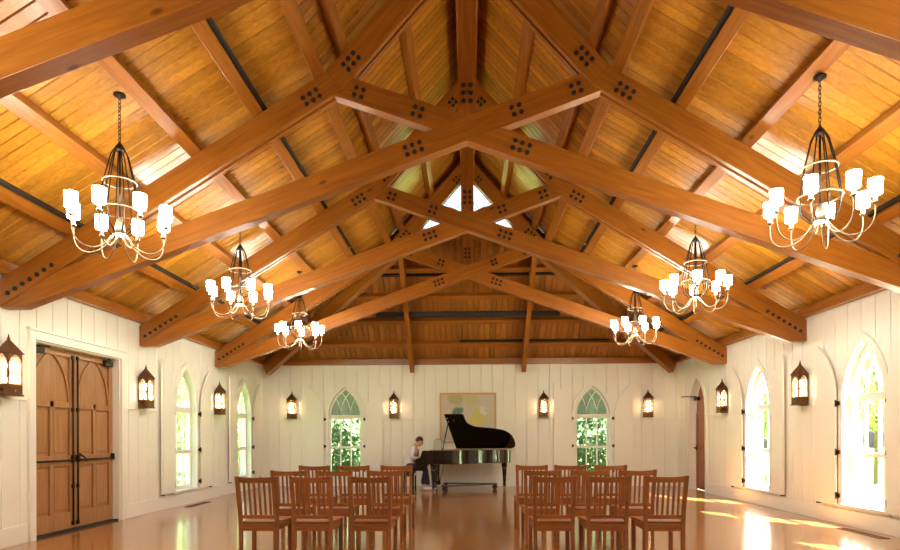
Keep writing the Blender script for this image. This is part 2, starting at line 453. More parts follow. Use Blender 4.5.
def truss(y, flip, label, group):
    t = empty('roof_truss', (0, y, 0))
    tag(t, label, 'truss', group)
    lb = lambda x: 6.20-.61*x       # lower chord underside, x = |X|
    lt = lambda x: 6.53-.61*x
    ub = lambda x: 6.93-1.12*x
    ut = lambda x: 7.36-1.12*x
    sb = lambda x: 4.71-.357*x
    st = lambda x: 4.99-.357*x
    kb = (6.93-6.20)/(1.12-.61); kt = (7.36-6.53)/(1.12-.61); kw = .105
    H = .085
    ys = -H     # front face
    for s in (-1, 1):
        def mir(p): return [(s*a, b) for a, b in p]
        pl = mir([(kb, lb(kb)), (W, lb(W)), (W, lt(W)), (kt, lt(kt))])
        lc = member('rafter', pl, -H, -H+.062, -s*A1, t)
        member('rafter', pl, H-.062, H, -s*A1, t)
        member('rafter_filler', mir([(kb, lb(kb)+.10), (W, lb(W)+.02), (W, lt(W)-.03), (kt, lt(kt)-.03)]), -H+.062, H-.062, -s*A1, t, bevel=0)
        pu = mir([(kw, ub(kw)), (kb, ub(kb)), (kt, ut(kt)), (kw, ut(kw))])
        uc = member('upper_rafter', pu, -H, -H+.062, -s*A2, t)
        member('upper_rafter', pu, H-.062, H, -s*A2, t)
        # bolts at the knee
        def grp(par, cx, cz, ang, na, nb, pa=.088, pb=.085, yy=ys):
            ca, sa = math.cos(ang), math.sin(ang)
            for i in range(na):
                for j in range(nb):
                    u = (i-(na-1)/2)*pa; v = (j-(nb-1)/2)*pb
                    bolt(par, s*(cx+u*ca-v*sa), cz+u*sa+v*ca, yy)
        grp(lc, 1.80, (lb(1.80)+lt(1.80))/2-.03, -A1, 3, 2)
        grp(uc, 1.34, (ub(1.34)+ut(1.34))/2-.0, -A2, 3, 2)
        grp(uc, .235, (ub(.235)+ut(.235))/2-.06, -A2, 2, 2, .075, .08)
        for i in range(7):
            x = 5.40-i*.088; bolt(lc, s*x, lb(x)+.10, ys)
    # scissor chords, one running through and the other in two lengths
    c = 1 if not flip else -1
    hs = .075
    xm = (4.99-6.20)/(.357-.61)     # scissor top meets rafter underside
    xe = (6.20-4.71)/(.61+.357); xt = (6.93-4.99)/(1.12+.357)
    # through chord: from foot on side -c up to the knee on side +c
    up_b = lambda x: 4.71+.357*x
    up_t = lambda x: 4.99+.357*x
    XS = 5.24; ZS = sb(XS)
    pts = [(-c*W, ZS), (-c*XS, ZS), (c*xe, up_b(xe)), (c*kb, ub(kb)), (c*xt, up_t(xt)), (-c*xm, st(xm)), (-c*W, lb(W))]
    thr = member('scissor_chord', pts, -hs, hs, c*A3, t)
    # the other chord: upper stub to knee on side -c and lower length to foot on side +c
    v = .28/(2*.357)
    stub = [(0, 4.99), (-c*v/2, 4.85+0.0), (-c*xe, up_b(xe)), (-c*kb, ub(kb)), (-c*xt, up_t(xt))]
    stub[1] = (-c*.392, 4.85)
    s1 = member('scissor_chord', stub, -hs, hs, -c*A3, t)
    low = [(0, 4.71), (c*XS, ZS), (c*W, ZS), (c*W, lb(W)), (c*xm, st(xm)), (c*.392, 4.85)]
    s2 = member('scissor_chord', low, -hs, hs, -c*A3, t)
    def grp2(par, cx, cz, ang, na, nb, pa=.088, pb=.085):
        ca, sa = math.cos(ang), math.sin(ang)
        for i in range(na):
            for j in range(nb):
                u = (i-(na-1)/2)*pa; w2 = (j-(nb-1)/2)*pb
                bolt(par, cx+u*ca-w2*sa, cz+u*sa+w2*ca, -hs)
    for s in (-1, 1):
        up = thr if s == c else s1
        lo = s2 if s == c else thr
        grp2(up, s*.57, up_b(.57)+.14, s*A3, 2, 2)
        grp2(up, s*1.25, up_b(1.25)+.13, s*A3, 2, 2)
        grp2(lo, s*.62, sb(.62)+.14, -s*A3, 3, 2)
    kp = member('king_post', [(-kw, 4.99+.357*kw), (0, 4.99), (kw, 4.99+.357*kw), (kw, 7.30), (0, 7.36), (-kw, 7.30)], -H, H, 0, t, 'beam_z')
    for i in range(3):
        for j in (-1, 1): bolt(kp, j*.042, 5.16+i*.09, -H)
    return t
G_T = 'fir scissor trusses carrying the roof'
truss(YT[0], True, 'fir roof truss closest above the camera, its scissor beams cut by the photo top', G_T)
truss(YT[1], False, 'large fir scissor truss whose crossing is highest in the photo, behind the front chandeliers', G_T)
truss(YT[2], True, 'middle fir scissor truss with bolted crossing just below the bright gable window', G_T)
truss(YT[3], False, 'farthest fir scissor truss, standing against the triangular gable window', G_T)

# purlins, ridge, wall plates
def bar(name, p0, p1, w, h, up, mat='beam', bevel=.005):
    """box beam from p0 to p1, its top centre line on the given points"""
    p0, p1 = Vector(p0), Vector(p1); d = (p1-p0); L = d.length; d.normalize()
    up = Vector(up); z = (up-d*up.dot(d)).normalized(); yv = z.cross(d)
    mb = MB(); mb.box(0, L, -w/2, w/2, -h, 0)
    o = mb.build(name, mat, bevel=bevel)
    o.matrix_world = Matrix(((d.x, yv.x, z.x, p0.x), (d.y, yv.y, z.y, p0.y), (d.z, yv.z, z.z, p0.z), (0, 0, 0, 1)))
    return o
PX = [4.70, 3.97, 3.24, 2.51, 1.79]
ORD = ['lowest', 'second', 'third', 'fourth', 'fifth']
for s, nm in ((-1, 'left'), (1, 'right')):
    for i, x in enumerate(PX):
        n = Vector((-s*S1*-1, 0, 1)); n = Vector((s*S1, 0, 1)).normalized()
        o = bar('purlin', (s*x, YF, EAVE_D-S1*x-.004), (s*x, hip_y(x)-.1, EAVE_D-S1*x-.004), .14, .155, n)
        tag(o, f'{ORD[i]} fir purlin up from the {nm} wall, under the plank ceiling', 'purlin', f'purlins of the {nm} roof slope')
    x = .86; n = Vector((s*S2, 0, 1)).normalized()
    o = bar('purlin', (s*x, YF, TOP_D-S2*x-.004), (s*x, YG, TOP_D-S2*x-.004), .11, .155, n)
    tag(o, f'fir purlin halfway up the steep upper roof on the {nm} of the ridge beam', 'purlin', f'purlins of the {nm} roof slope')
    x = 1.52
    o = bar('purlin', (s*x, YF, TOP_D-S2*x-.004), (s*x, YG, TOP_D-S2*x-.004), .11, .155, n)
    tag(o, f'fir purlin at the foot of the steep upper roof, {nm} of the ridge beam', 'purlin', f'purlins of the {nm} roof slope')
    # black conduit runs beside two purlins
    for x, wd, lab in ((2.51, .055, f'black conduit beside the fourth purlin up from the {nm} wall'), (4.70, .03, f'thin black conduit beside the lowest purlin over the {nm} wall')):
        xx = x-.085-wd/2; n = Vector((s*S1, 0, 1)).normalized()
        q = bar('conduit', (s*xx, YF, EAVE_D-S1*xx-.06), (s*xx, hip_y(x)-.2, EAVE_D-S1*xx-.06), wd, .08, n, 'matt')
        tag(q, lab, 'conduit', 'black conduits along the purlins')
        if wd > .04:
            for yy in (4.3, 7.4, 9.2, 12.2):
                cb = MB(); cb.ball((0, 0, 0), .018); cb.ball((.05, .008, 0), .013)
                cc = cb.build('connector', 'steel', q); cc.location = (yy-YF, .01, -.085); cc['label'] = 'pale metal connector'
rb = bar('ridge_beam', (0, YF, TOP_D-.07), (0, YG, TOP_D-.07), .30, .42, (0, 0, 1))
tag(rb, 'thick fir ridge beam running along the peak of the roof above the king posts', 'beam')
for i, (s, nm) in enumerate(((-1, 'left'), (1, 'right'))):
    o = bar(f'trim_{4+i}', (s*(W-.055), YF, 3.37), (s*(W-.055), YB-.11, 3.37), .11, .15, (0, 0, 1)); o['kind'] = 'structure'
o = bar('trim_6', (-W+.11, YB-.055, 3.37), (W-.11, YB-.055, 3.37), .11, .15, (0, 0, 1)); o['kind'] = 'structure'

# hip framing behind the last truss
hz = lambda y: ZW+HS*(YB-y)
hn = Vector((0, HS, 1)).normalized()
for i, t in enumerate((.47, 1.06, 1.65, 2.25)):
    y = YB-t; xh = XK+(y-YG)/(YB-YG)*(W-XK)-.25
    o = bar('hip_purlin', (-xh, y, hz(y)-.004), (xh, y, hz(y)-.004), .12, .12, hn)
    tag(o, f'{ORD[i]} level fir purlin of the end roof slope above the back wall', 'purlin', 'purlins of the end roof slope')
for s, nm, wall_nm in ((-1, 'left', 'left'), (1, 'right', 'right')):
    foot = Vector((s*(W-.12), YB-.12, 3.27)); head = Vector((s*(XK-.2), YG-.02, ZK+.02))
    d = (head-foot).normalized()
    o = bar('hip_rafter', foot-d*.0+Vector((0, 0, -.04)), head+Vector((0, 0, -.13)), .15, .31, (0, 0, 1))
    tag(o, f'sloping fir hip rafter rising from the back {nm} corner of the room', 'rafter')
    x = 1.46
    f0 = Vector((s*x, YB-.02, hz(YB)-.15)); f1 = Vector((s*x, YG+.06, hz(YG)-.15))
    o = bar('common_rafter', f0, f1, .11, .30, (0, 0, 1))
    tag(o, f'fir end-slope rafter whose foot hangs on the back wall, {nm} of the painting', 'rafter')
o = bar('black_pipe', (-2.2, 14.62, 4.30), (2.2, 14.62, 4.30), .12, .12, (0, 0, 1), 'matt', .02)
tag(o, 'long black bar across the end roof slope above the piano', 'bar')
o = bar('conduit', (-2.0, YB-2.15, hz(YB-2.15)-.05), (2.0, YB-2.15, hz(YB-2.15)-.05), .05, .05, hn, 'matt')
tag(o, 'short black conduit on the highest purlin of the end roof slope', 'conduit', 'black conduits along the purlins')
o = bar('conduit', (-.2, YB-.57, hz(YB-.57)-.05), (3.6, YB-.57, hz(YB-.57)-.05), .035, .05, hn, 'matt')
tag(o, 'thin black conduit along the lowest purlin of the end roof slope', 'conduit', 'black conduits along the purlins')

# triangular gable window
gw = empty('window_9', (0, YG, 0)); gw['kind'] = 'structure'
zs = ZK+.16; xs = (TOP_D-.22-zs)/S2
fm = MB(); k = .05
def tri(e): return [(-(xs-e), zs+e*.45), (xs-e, zs+e*.45), (0, TOP_D-.22-e*1.35)]
a, b = tri(0), tri(.07)
for i in range(3):
    j = (i+1) % 3; fm.prism([a[i], a[j], b[j], b[i]], -.03, .03)
fm.build('window_frame', 'trimwhite', gw)
mu = MB()
for s in (-1, 1):
    mu.tube([(s*.105, 0, zs+.35), (s*.62, 0, zs+.62+.02)], .013, 4, smooth=False)
    mu.tube([(s*.105, 0, zs+.62), (s*.50, 0, zs+.16)], .011, 4, smooth=False)
    mu.tube([(s*.105, 0, zs), (s*.105, 0, TOP_D-.5)], .02, 4, smooth=False)
mu.build('muntin', 'trimwhite', gw)
gl = MB(); gl.prism(tri(.05), .01, .016); gl.build('pane', 'glass', gw)
gs = MB(); gs.prism([(-XK, ZK-.02), (XK, ZK-.02), (xs+.02, zs), (-xs-.02, zs)], .01, .06)
for s in (-1, 1): gs.prism([(s*XK, ZK-.02), (s*(xs), zs-.01), (0, TOP_D-.24), (0, TOP_D+.02)], .01, .06)
gs.build('gable_board', 'beam', gw)

# ------------------------------------------------------------------ windows
def tracery(mb, w, a, zs, y0, y1, bw=.012):
    R = (w*w+a*a)/(2*w)
    def inside(x, z):
        cx = w-R
        return (abs(x)-cx)**2+(z-zs)**2 < (R+.002)**2
    for x0 in (-w/3, w/3):
        for d in (-1, 1):
            cur = []
            for i in range(40):
                t = i/39*1.45
                x = x0+d*(R-R*math.cos(t)); z = zs+R*math.sin(t)
                if not inside(x, z): break
                cur.append((x, z))
            for (p, q) in zip(cur[:-1], cur[1:]):
                dx, dz = q[0]-p[0], q[1]-p[1]; L = math.hypot(dx, dz); nx, nz = -dz/L*bw, dx/L*bw
                mb.prism([(p[0]-nx, p[1]-nz), (q[0]-nx, q[1]-nz), (q[0]+nx, q[1]+nz), (p[0]+nx, p[1]+nz)], y0, y1)
def arch_band(mb, w, a, zs, sill, i_off, o_off, y0, y1):
    A = lancet(w, a, zs, sill, i_off); B = lancet(w, a, zs, sill, o_off)
    for i in range(len(A)-1): mb.prism([A[i], A[i+1], B[i+1], B[i]], y0, y1)
def window(n, loc, rz, frosted=False):
    r = empty(f'window_{n}', loc, rz); r['kind'] = 'structure'
    c = MB(); arch_band(c, WW, WA, WS, SILL, -.004, .10, -.03, .0); c.build('casing', 'trimwhite', r, bevel=.004)
    s = MB(); s.box(-WW-.10, WW+.10, -.05, TH-.06, SILL-.04, SILL+.004); s.build('sill', 'trimwhite', r, bevel=.004)
    D0, D1 = .09, .15
    f = MB(); arch_band(f, WW, WA, WS, SILL, -.06, -.002, D0, D1)
    f.box(-WW+.04, WW-.04, D0, D1, SILL+.005, SILL+.07); f.box(-WW+.03, WW-.03, D0-.02, D1, WS-.05, WS+.06)
    f.build('window_frame', 'trimwhite', r, bevel=.003)
    t = MB(); tracery(t, WW-.05, WA-.06, WS+.05, D0+.01, D1-.01); t.build('tracery', 'trimwhite', r)
    ms = MB(); zm = 1.03
    ms.box(-WW+.05, WW-.05, D0, D1, zm-.03, zm+.03)
    for x in (-WW/3+.01, WW/3-.01): ms.box(x-.012, x+.012, D0+.01, D1-.01, SILL+.05, WS-.04)
    ms.build('sash_bars', 'trimwhite', r)
    p = MB(); p.prism(lancet(WW-.04, WA-.06, WS+.02, WS+.02), D0+.03, D0+.034); p.build('arched_pane', 'frost' if frosted else 'glass', r)
    p = MB(); p.box(-WW+.04, WW-.04, D0+.03, D0+.034, SILL+.05, WS-.02); p.build('pane', 'glass', r)
    return r
window(1, (-W, WY[2], 0), PI/2); window(2, (-W, WY[3], 0), PI/2)
window(3, (BX[0], YB, 0), 0, True); window(4, (BX[1], YB, 0), 0, True)
window(5, (W, WY[2], 0), -PI/2); window(6, (W, WY[1], 0), -PI/2); window(7, (W, WY[0], 0), -PI/2)

# shutters: half lancets folded back flat against the wall, tall edge away from the window
def make_shutter(side):
    """local frame of the window; side -1 = at smaller x. Hinge edge next to the casing"""
    r = empty('window_shutter')
    h = arc_half(SHW, WA+.06, WS, 0, 12)      # x from SHW (spring) to 0 (tip)
    base = SILL-.02; x_h = WW+.105
    pts = [(x_h+SHW, base), (x_h, base)]      # outer bottom, hinge bottom
    pts += [(x_h+SHW-x, z) for x, z in h]     # hinge side spring ... tip at the outer edge
    pts = [(side*x, z) for x, z in pts]
    b = MB(); b.prism(pts, -.075, -.038); b.build('shutter_panel', 'trimwhite', r, bevel=.004)
    e = MB()
    e.box(min(side*x_h, side*(x_h+SHW)), max(side*x_h, side*(x_h+SHW)), -.083, -.075, 1.02, 1.05)
    e.build('batten', 'trimwhite', r); e = MB()
    e.box(min(side*x_h, side*(x_h+SHW)), max(side*x_h, side*(x_h+SHW)), -.083, -.075, WS-.06, WS-.02)
    e.build('batten', 'trimwhite', r)
    for z in (.42, 1.06, 1.78):
        g = MB(); xc = side*(x_h-.005)
        g.tube([(xc, -.062, z-.05), (xc, -.062, z+.05)], .014, 8)
        g.box(min(xc, xc-side*.05), max(xc, xc-side*.05), -.05, -.030, z-.03, z+.03)
        q = g.build('hinge', 'iron', r); q['label'] = 'black iron hinge'
    g = MB(); xo = side*(x_h+SHW-.04)
    g.box(min(xo, xo+side*.03), max(xo, xo+side*.03), -.09, -.03, base-.02, base); q = g.build('catch', 'iron', r); q['label'] = 'small black catch at the bottom corner'
    return r
sh = {s: make_shutter(s) for s in (-1, 1)}
used = set()
def shutter(side, loc, rz, label):
    if side not in used: o = sh[side]; used.add(side)
    else: o = copy_tree(sh[side])
    o.location = loc; o.rotation_euler = (0, 0, rz)
    tag(o, label, 'shutter', 'white arched interior shutters')
shutter(-1, (-W, WY[2], 0), PI/2, 'white half-arched shutter on the left wall between double doors and first window')
shutter(1, (-W, WY[2], 0), PI/2, 'white half-arched shutter beyond the first left wall window, before the third lantern')
shutter(-1, (-W, WY[3], 0), PI/2, 'white half-arched shutter beside the left wall lantern farthest from the double doors')
shutter(1, (-W, WY[3], 0), PI/2, 'white half-arched shutter in the far left corner, on the left wall')
shutter(-1, (BX[0], YB, 0), 0, 'white half-arched shutter on the back wall, left of the window behind the left chairs')
shutter(1, (BX[0], YB, 0), 0, 'white half-arched shutter between the left back window and the lantern by the pianist')
shutter(-1, (BX[1], YB, 0), 0, 'white half-arched shutter between the right back window and the lantern by the piano tail')
shutter(1, (BX[1], YB, 0), 0, 'white half-arched shutter on the back wall, right of the window behind the right chairs')
shutter(-1, (W, WY[2], 0), -PI/2, 'white half-arched shutter beside the small lantern next to the far right door')
shutter(1, (W, WY[2], 0), -PI/2, 'white half-arched shutter on the right wall, before the lantern nearest the large window')
shutter(-1, (W, WY[1], 0), -PI/2, 'white half-arched shutter between the near right wall lantern and the largest window')
shutter(1, (W, WY[1], 0), -PI/2, 'white half-arched shutter cut by the right edge of the photo')

# ------------------------------------------------------------------ doors
d1 = empty('door_1', (-W, LD, 0), PI/2); d1['kind'] = 'structure'
c = MB(); cw = .11
c.box(-LDW-cw, -LDW, -.035, .0, 0, LDH+cw); c.box(LDW, LDW+cw, -.035, .0, 0, LDH+cw); c.box(-LDW, LDW, -.035, .0, LDH, LDH+cw)
c.box(-LDW-cw-.02, LDW+cw+.02, -.055, 0, LDH+cw, LDH+cw+.035)
c.build('casing', 'trimwhite', d1, bevel=.005)
j = MB(); j.box(-LDW, -LDW+.02, 0, .16, 0, LDH); j.box(LDW-.02, LDW, 0, .16, 0, LDH); j.box(-LDW+.02, LDW-.02, 0, .16, LDH-.02, LDH)
j.build('jamb', 'trimwhite', d1)
th = MB(); th.box(-LDW+.02, LDW-.02, .02, .2, .001, .025); q = th.build('threshold', 'matt', d1)
for s in (-1, 1):
    xa, xb = (.004, LDW-.024)
    lf = MB()
    def X(a, b): return (min(s*a, s*b), max(s*a, s*b))
    zb, zt = .03, LDH-.025
    lf.box(*X(xa, xb), .135, .16, zb, zt)
    st_ = .095; mid = (xa+xb)/2
    for a, b in ((xa, xa+st_), (xb-st_, xb), (mid-.035, mid+.035)): lf.box(*X(a, b), .105, .135, zb, zt if b-a > .08 else 1.80)
    for z0, z1 in ((zb, .26), (.92, 1.06), (1.72, 1.80), (zt-.09, zt)):
        lf.box(*X(xa+st_, mid-.035), .105, .135, z0, z1); lf.box(*X(mid+.035, xb-st_), .105, .135, z0, z1)
        if z0 > 1.7 and z0 < 1.75 or z0 > 2: lf.box(*X(mid-.035, mid+.035), .105, .135, z0, z1)
    # interlaced arch ribs over the two upper panels
    iw = (xb-xa-2*st_)/2
    for d in (-1, 1):
        R = iw*1.6; cur = []
        for i in range(18):
            t = i/17*1.57
            x = mid+d*(iw-(R-R*math.cos(t))); z = 1.80+R*math.sin(t)*1.22
            if z < zt-.07 and abs(x-mid) <= iw+.001: cur.append((s*x, z))
        for p, q2 in zip(cur[:-1], cur[1:]): lf.prism([(p[0]-.018, p[1]), (p[0]+.018, p[1]), (q2[0]+.018, q2[1]), (q2[0]-.018, q2[1])], .112, .135)
    L = lf.build('door_leaf', 'door', d1, bevel=.004)
    pm = MB()
    for a, b in ((xa+st_+.03, mid-.065), (mid+.065, xb-st_-.03)):
        for z0, z1 in ((.30, .88), (1.10, 1.68)):
            pm.box(*X(a, b), .122, .135, z0, z1)
    pm.build('panel', 'door', L, bevel=.006)
    pb = MB(); pb.tube([(s*(xa+.05), .075, .99), (s*(xb-.04), .075, .99)], .013, 10)
    for x in (xa+.05, xb-.04):
        pb.box(*X(x-.022, x+.022), .065, .105, .965, 1.06)
    pb.tube([(s*(xa+.05), .07, 1.08), (s*(xa+.12), .03, 1.02), (s*(xa+.16), .03, .97)], .012, 8)
    q = pb.build('panic_bar', 'iron', L); q['label'] = 'black push bar across the door leaf'
    rd = MB(); rd.tube([(s*(xa+.05), .088, .12), (s*(xa+.05), .088, LDH-.10)], .011, 8)
    for z in (.10, .62, 1.7, LDH-.11): rd.box(*X(xa+.032, xa+.068), .078, .105, z-.028, z+.028)
    q = rd.build('vertical_rod', 'iron', L); q['label'] = 'black vertical latch rod'
    cl = MB(); cl.box(*X(xb-.26, xb-.08), .05, .105, LDH-.14, LDH-.06); cl.tube([(s*(xb-.12), .06, LDH-.05), (s*(xb-.28), .0, LDH-.045)], .012, 6)
    q = cl.build('door_closer', 'iron', L); q['label'] = 'black door closer'

d2 = empty('door_2', (W, 14.78, 0), -PI/2); d2['kind'] = 'structure'
c = MB(); arch_band(c, DW, DA, DS, 0, -.004, .10, -.03, 0); c.build('casing', 'trimwhite', d2, bevel=.004)
f = MB(); arch_band(f, DW, DA, DS, 0, -.035, -.002, .12, .19); f.build('door_frame', 'trimwhite', d2)
lf = MB(); lf.prism(lancet(DW-.037, DA-.04, DS, .012), .145, .185)
for x0, x1 in ((-DW+.04, -DW+.13), (DW-.13, DW-.04), (-.04, .04)): lf.box(x0, x1, .13, .145, .012, DS)
for z0, z1 in ((.012, .2), (.95, 1.08), (1.75, 1.85)): lf.box(-DW+.13, DW-.13, .13, .145, z0, z1)
L = lf.build('door_leaf', wood('red_door_wood', (.30, .085, .028), (.42, .14, .045), 2, .4, .2, 1.2, knots=False, vary=.02), d2, bevel=.003)
q = MB().box(-DW+.1, -DW+.3, .06, .13, 2.18, 2.26).tube([(-DW+.2, .08, 2.27), (-DW+.05, -.12, 2.28), (-DW-.12, -.17, 2.28)], .012, 6).build('door_closer', 'iron', L); q['label'] = 'black door closer'
q = MB().tube([(-DW+.1, .13, 1.02), (-DW+.1, .06, 1.02), (-DW+.24, .06, 1.0)], .014, 8).box(-DW+.07, -DW+.13, .12, .132, .94, 1.1).build('door_handle', 'iron', L); q['label'] = 'black lever handle'

# ------------------------------------------------------------------ wall lanterns
def make_lantern():
    r = empty('wall_lantern')
    w, d = .112, .165
    y1 = -.012
    b = MB(); b.box(-w-.012, w+.012, -d-.012, y1, 0, .022); b.box(-w, w, -d, y1, .022, .03); b.box(-w-.006, w+.006, -d-.006, y1, .112, .124)
    b.build('base', 'bronze', r, bevel=.003)
    # lower gallery with a four-leaf cut-out on each outer face
    g = MB()
    def gallery(hw):   # returns polys around a diamond hole
        q = .030; z0, z1, zc = .03, .112, .071
        return [[(-hw,z0),(0,z0),(0,zc-q),(-q,zc),(0,zc+q),(0,z1),(-hw,z1)], [(hw,z0),(hw,z1),(0,z1),(0,zc+q),(q,zc),(0,zc-q),(0,z0)]]
    for p in gallery(w): g.prism(p, -d, -d+.006)
    for sx in (-1, 1):
        for p in gallery((d+y1)/2): g.prism([(a+(-d+y1)/2, z) for a, z in p], sx*w-(.006 if sx > 0 else 0), sx*w+(0 if sx > 0 else .006), 'yz')
    g.build('gallery', 'bronze', r)
    # side plates pierced by pointed arches
    pl = MB(); z0, z1 = .124, .50
    def plate(hw):
        lw = hw-.018; out = lancet(lw, .12, .37, .135, 0, 8); half = len(out)//2; R = out[:half+1]
        return [[(0,z0),(hw,z0),(hw,z1),(0,z1)]+[(p,z) for p,z in reversed(R)]+[(0,.135)], [(0,z0),(0,.135)]+[(-p,z) for p,z in R]+[(0,z1),(-hw,z1),(-hw,z0)]]
    for p in plate(w): pl.prism(p, -d, -d+.006)
    hw = (d+y1)/2
    for sx in (-1, 1):
        for p in plate(hw): pl.prism([(a+(-d+y1)/2, z) for a, z in p], sx*w-(.006 if sx > 0 else 0), sx*w+(0 if sx > 0 else .006), 'yz')
    pl.box(-w, w, y1-.004, y1, .02, .50)
    pl.build('arched_case', 'bronze', r)
    gs = MB(); gs.box(-w+.012, w-.012, -d+.012, -d+.015, .034, .495)
    for sx in (-1, 1): gs.box(min(sx*(w-.012), sx*(w-.015)), max(sx*(w-.012), sx*(w-.015)), -d+.015, y1-.006, .034, .495)
    q = gs.build('glass_panel', 'lamp_glass', r); q['label'] = 'frosted glass behind the arches'
    for zc in (.20, .36):
        q = MB().lathe([(.008, -.05), (.018, -.03), (.022, 0), (.014, .03), (.003, .05)], (0, -d/2, zc), 10).build('lamp', 'flame', r); q['label'] = 'glowing candle lamp'
    rf = MB(); e = w+.02; yb, yf = y1, -d-.02; ym = -d/2
    vs = [(-e,yf,.50),(e,yf,.50),(e,yb,.50),(-e,yb,.50),(-.012,ym-.012,.665),(.012,ym-.012,.665),(.012,ym+.012,.665),(-.012,ym+.012,.665)]
    rf.add(vs, [(0,3,2,1),(4,5,6,7),(0,1,5,4),(1,2,6,5),(2,3,7,6),(3,0,4,7)])
    rf.build('roof', 'bronze', r, bevel=.002)
    fn = MB(); fn.lathe([(.012,0),(.020,.015),(.010,.03),(.006,.06),(.001,.075)], (0, ym, .662), 10); fn.build('finial', 'bronze', r)
    bp = MB(); bp.box(-w+.03, w-.03, y1, -.001, .05, .48); bp.build('back_plate', 'bronze', r)
    return r
lan = make_lantern(); first = [True]
def lantern(loc, rz, label):
    o = lan if first[0] else copy_tree(lan); first[0] = False
    o.location = loc; o.rotation_euler = (0, 0, rz)
    tag(o, label, 'wall lantern', 'bronze wall lanterns')
ZL = 1.80
lantern((-W, YT[1]-.05, ZL), PI/2, 'bronze wall lantern cut by the left photo edge, before the double doors')
lantern((-W, YT[2]-.03, ZL), PI/2, 'bronze wall lantern just beyond the wooden double doors')
lantern((-W, YT[3]-.03, ZL), PI/2, 'bronze wall lantern between the two left wall windows')
lantern((-4.68, YB, ZL), 0, 'bronze wall lantern at the left end of the back wall')
lantern((-1.96, YB, ZL), 0, 'bronze wall lantern on the back wall above the pianist')
lantern((1.99, YB, ZL), 0, 'bronze wall lantern on the back wall right of the raised piano lid')
lantern((4.71, YB, ZL), 0, 'bronze wall lantern at the right end of the back wall')
lantern((W, YT[3]-.03, ZL), -PI/2, 'bronze wall lantern between the arched red-brown door and a right wall window')
lantern((W, YT[2]-.03, ZL), -PI/2, 'bronze wall lantern between the two right wall windows')

# ------------------------------------------------------------------ chandeliers
def make_chandelier():
    r = empty('chandelier')            # at the ceiling plate; z down
    b = MB(); b.lathe([(.055, 0), (.055, -.02), (.02, -.035), (.012, -.05)], n=16); b.build('ceiling_plate', 'iron', r)
    ch = MB(); z = -.05; k = 0
    while z > -.46:
        ang = PI/2*(k % 2); pts = []
        for i in range(12):
            t = 2*PI*i/12; x = .012*math.sin(t); pts.append((x*math.cos(ang), x*math.sin(ang), z-.022+.024*math.cos(t)))
        ch.tube(pts, .004, 5, closed=True); z -= .036; k += 1
    ch.build('chain', 'iron', r)
    cp = MB(); cp.lathe([(.008, -.45), (.020, -.47), (.035, -.49), (.05, -.52), (.046, -.535), (.02, -.54)], n=16); cp.build('cap', 'iron', r)
    RA, ZR1, ZR2 = .145, -.83, -1.10
    n = 8
    for i in range(n):
        t = 2*PI*(i+.25)/n; c, s = math.cos(t), math.sin(t)
        pth = [(.045*c, .045*s, -.52), (.075*c, .075*s, -.58), (RA*.9*c, RA*.9*s, ZR1+.02), (RA*c, RA*s, ZR1-.06), (.178*c, .178*s, ZR2), (.16*c, .16*s, -1.24), (.07*c, .07*s, -1.33)]
        q = MB().tube(pth, .0062, 6); q.build('rod', 'iron', r)
    for zz, rr, tb in ((ZR1, RA, .009), (ZR2, .182, .007)):
        q = MB().tube([(rr*math.cos(2*PI*i/32), rr*math.sin(2*PI*i/32), zz) for i in range(32)], tb, 6, closed=True)
        q.build('ring', 'brass', r)['label'] = 'pale metal ring around the rods'
    for i in range(n):
        t = 2*PI*i/n+.3927; c, s = math.cos(t), math.sin(t)
        prof = [(.06, -1.33), (.13, -1.43), (.22, -1.49), (.32, -1.49), (.385, -1.44), (.413, -1.36), (.415, -1.26)]
        P = [Vector((a*c, a*s, zz)) for a, zz in prof]; sm = []
        for a in range(len(P)-1):
            p0, p1, p2, p3 = P[max(a-1, 0)], P[a], P[a+1], P[min(a+2, len(P)-1)]
            for u in (0, .33, .66):
                sm.append(.5*((2*p1)+(p2-p0)*u+(2*p0-5*p1+4*p2-p3)*u*u+(3*p1-p0-3*p2+p3)*u**3))
        sm.append(P[-1])
        a = MB().tube(sm, .0068, 6).build('arm', 'brass', r)
        MB().lathe([(.012, -1.26), (.026, -1.25), (.026, -1.24), (.017, -1.235), (.017, -1.18)], (.415*c, .415*s, 0), 12).build('candle_cup', 'brass', a)
        sd_ = MB(); nn = 18; hh = [(.052, -1.18), (.056, -1.05)]
        vs = []
        for rr, zz in hh:
            for k in range(nn): vs.append((.415*c+rr*math.cos(2*PI*k/nn), .415*s+rr*math.sin(2*PI*k/nn), zz))
        fs = [(k, (k+1) % nn, nn+(k+1) % nn, nn+k) for k in range(nn)] + [tuple(range(nn-1, -1, -1))]
        sd_.add(vs, fs, True); q = sd_.build('lamp_shade', 'shade', a); q['label'] = 'glowing white cylinder shade'
    dl = MB(); dl.lathe([(.012, -1.16), (.025, -1.18), (.042, -1.26), (.048, -1.32)], n=16); dl.build('downlight_housing', 'brass', r)
    q = MB().lathe([(.001, -1.332), (.04, -1.328), (.043, -1.315), (.001, -1.31)], n=16).build('downlight', 'bulb', r); q['label'] = 'bright round downlight at the bottom'
    q = MB().tube([(0, 0, -.52), (0, 0, -1.17)], .010, 8).build('stem', 'iron', r)
    return r
cd = make_chandelier(); firstc = [True]
XC = 3.24; XO = -.03
ZC = EAVE_D-S1*XC-.004-.155*math.sqrt(1+S1*S1)-.003
def chandelier(x, y, rot, label):
    o = cd if firstc[0] else copy_tree(cd); firstc[0] = False
    o.location = (x+XO, y, ZC-XO*S1*(1 if x > 0 else -1)); o.rotation_euler = (0, 0, rot)
    tag(o, label, 'chandelier', 'eight-light chandeliers')
chandelier(-XC, 5.65, -.26, 'iron chandelier hanging left, largest of the three in front of the left wall')
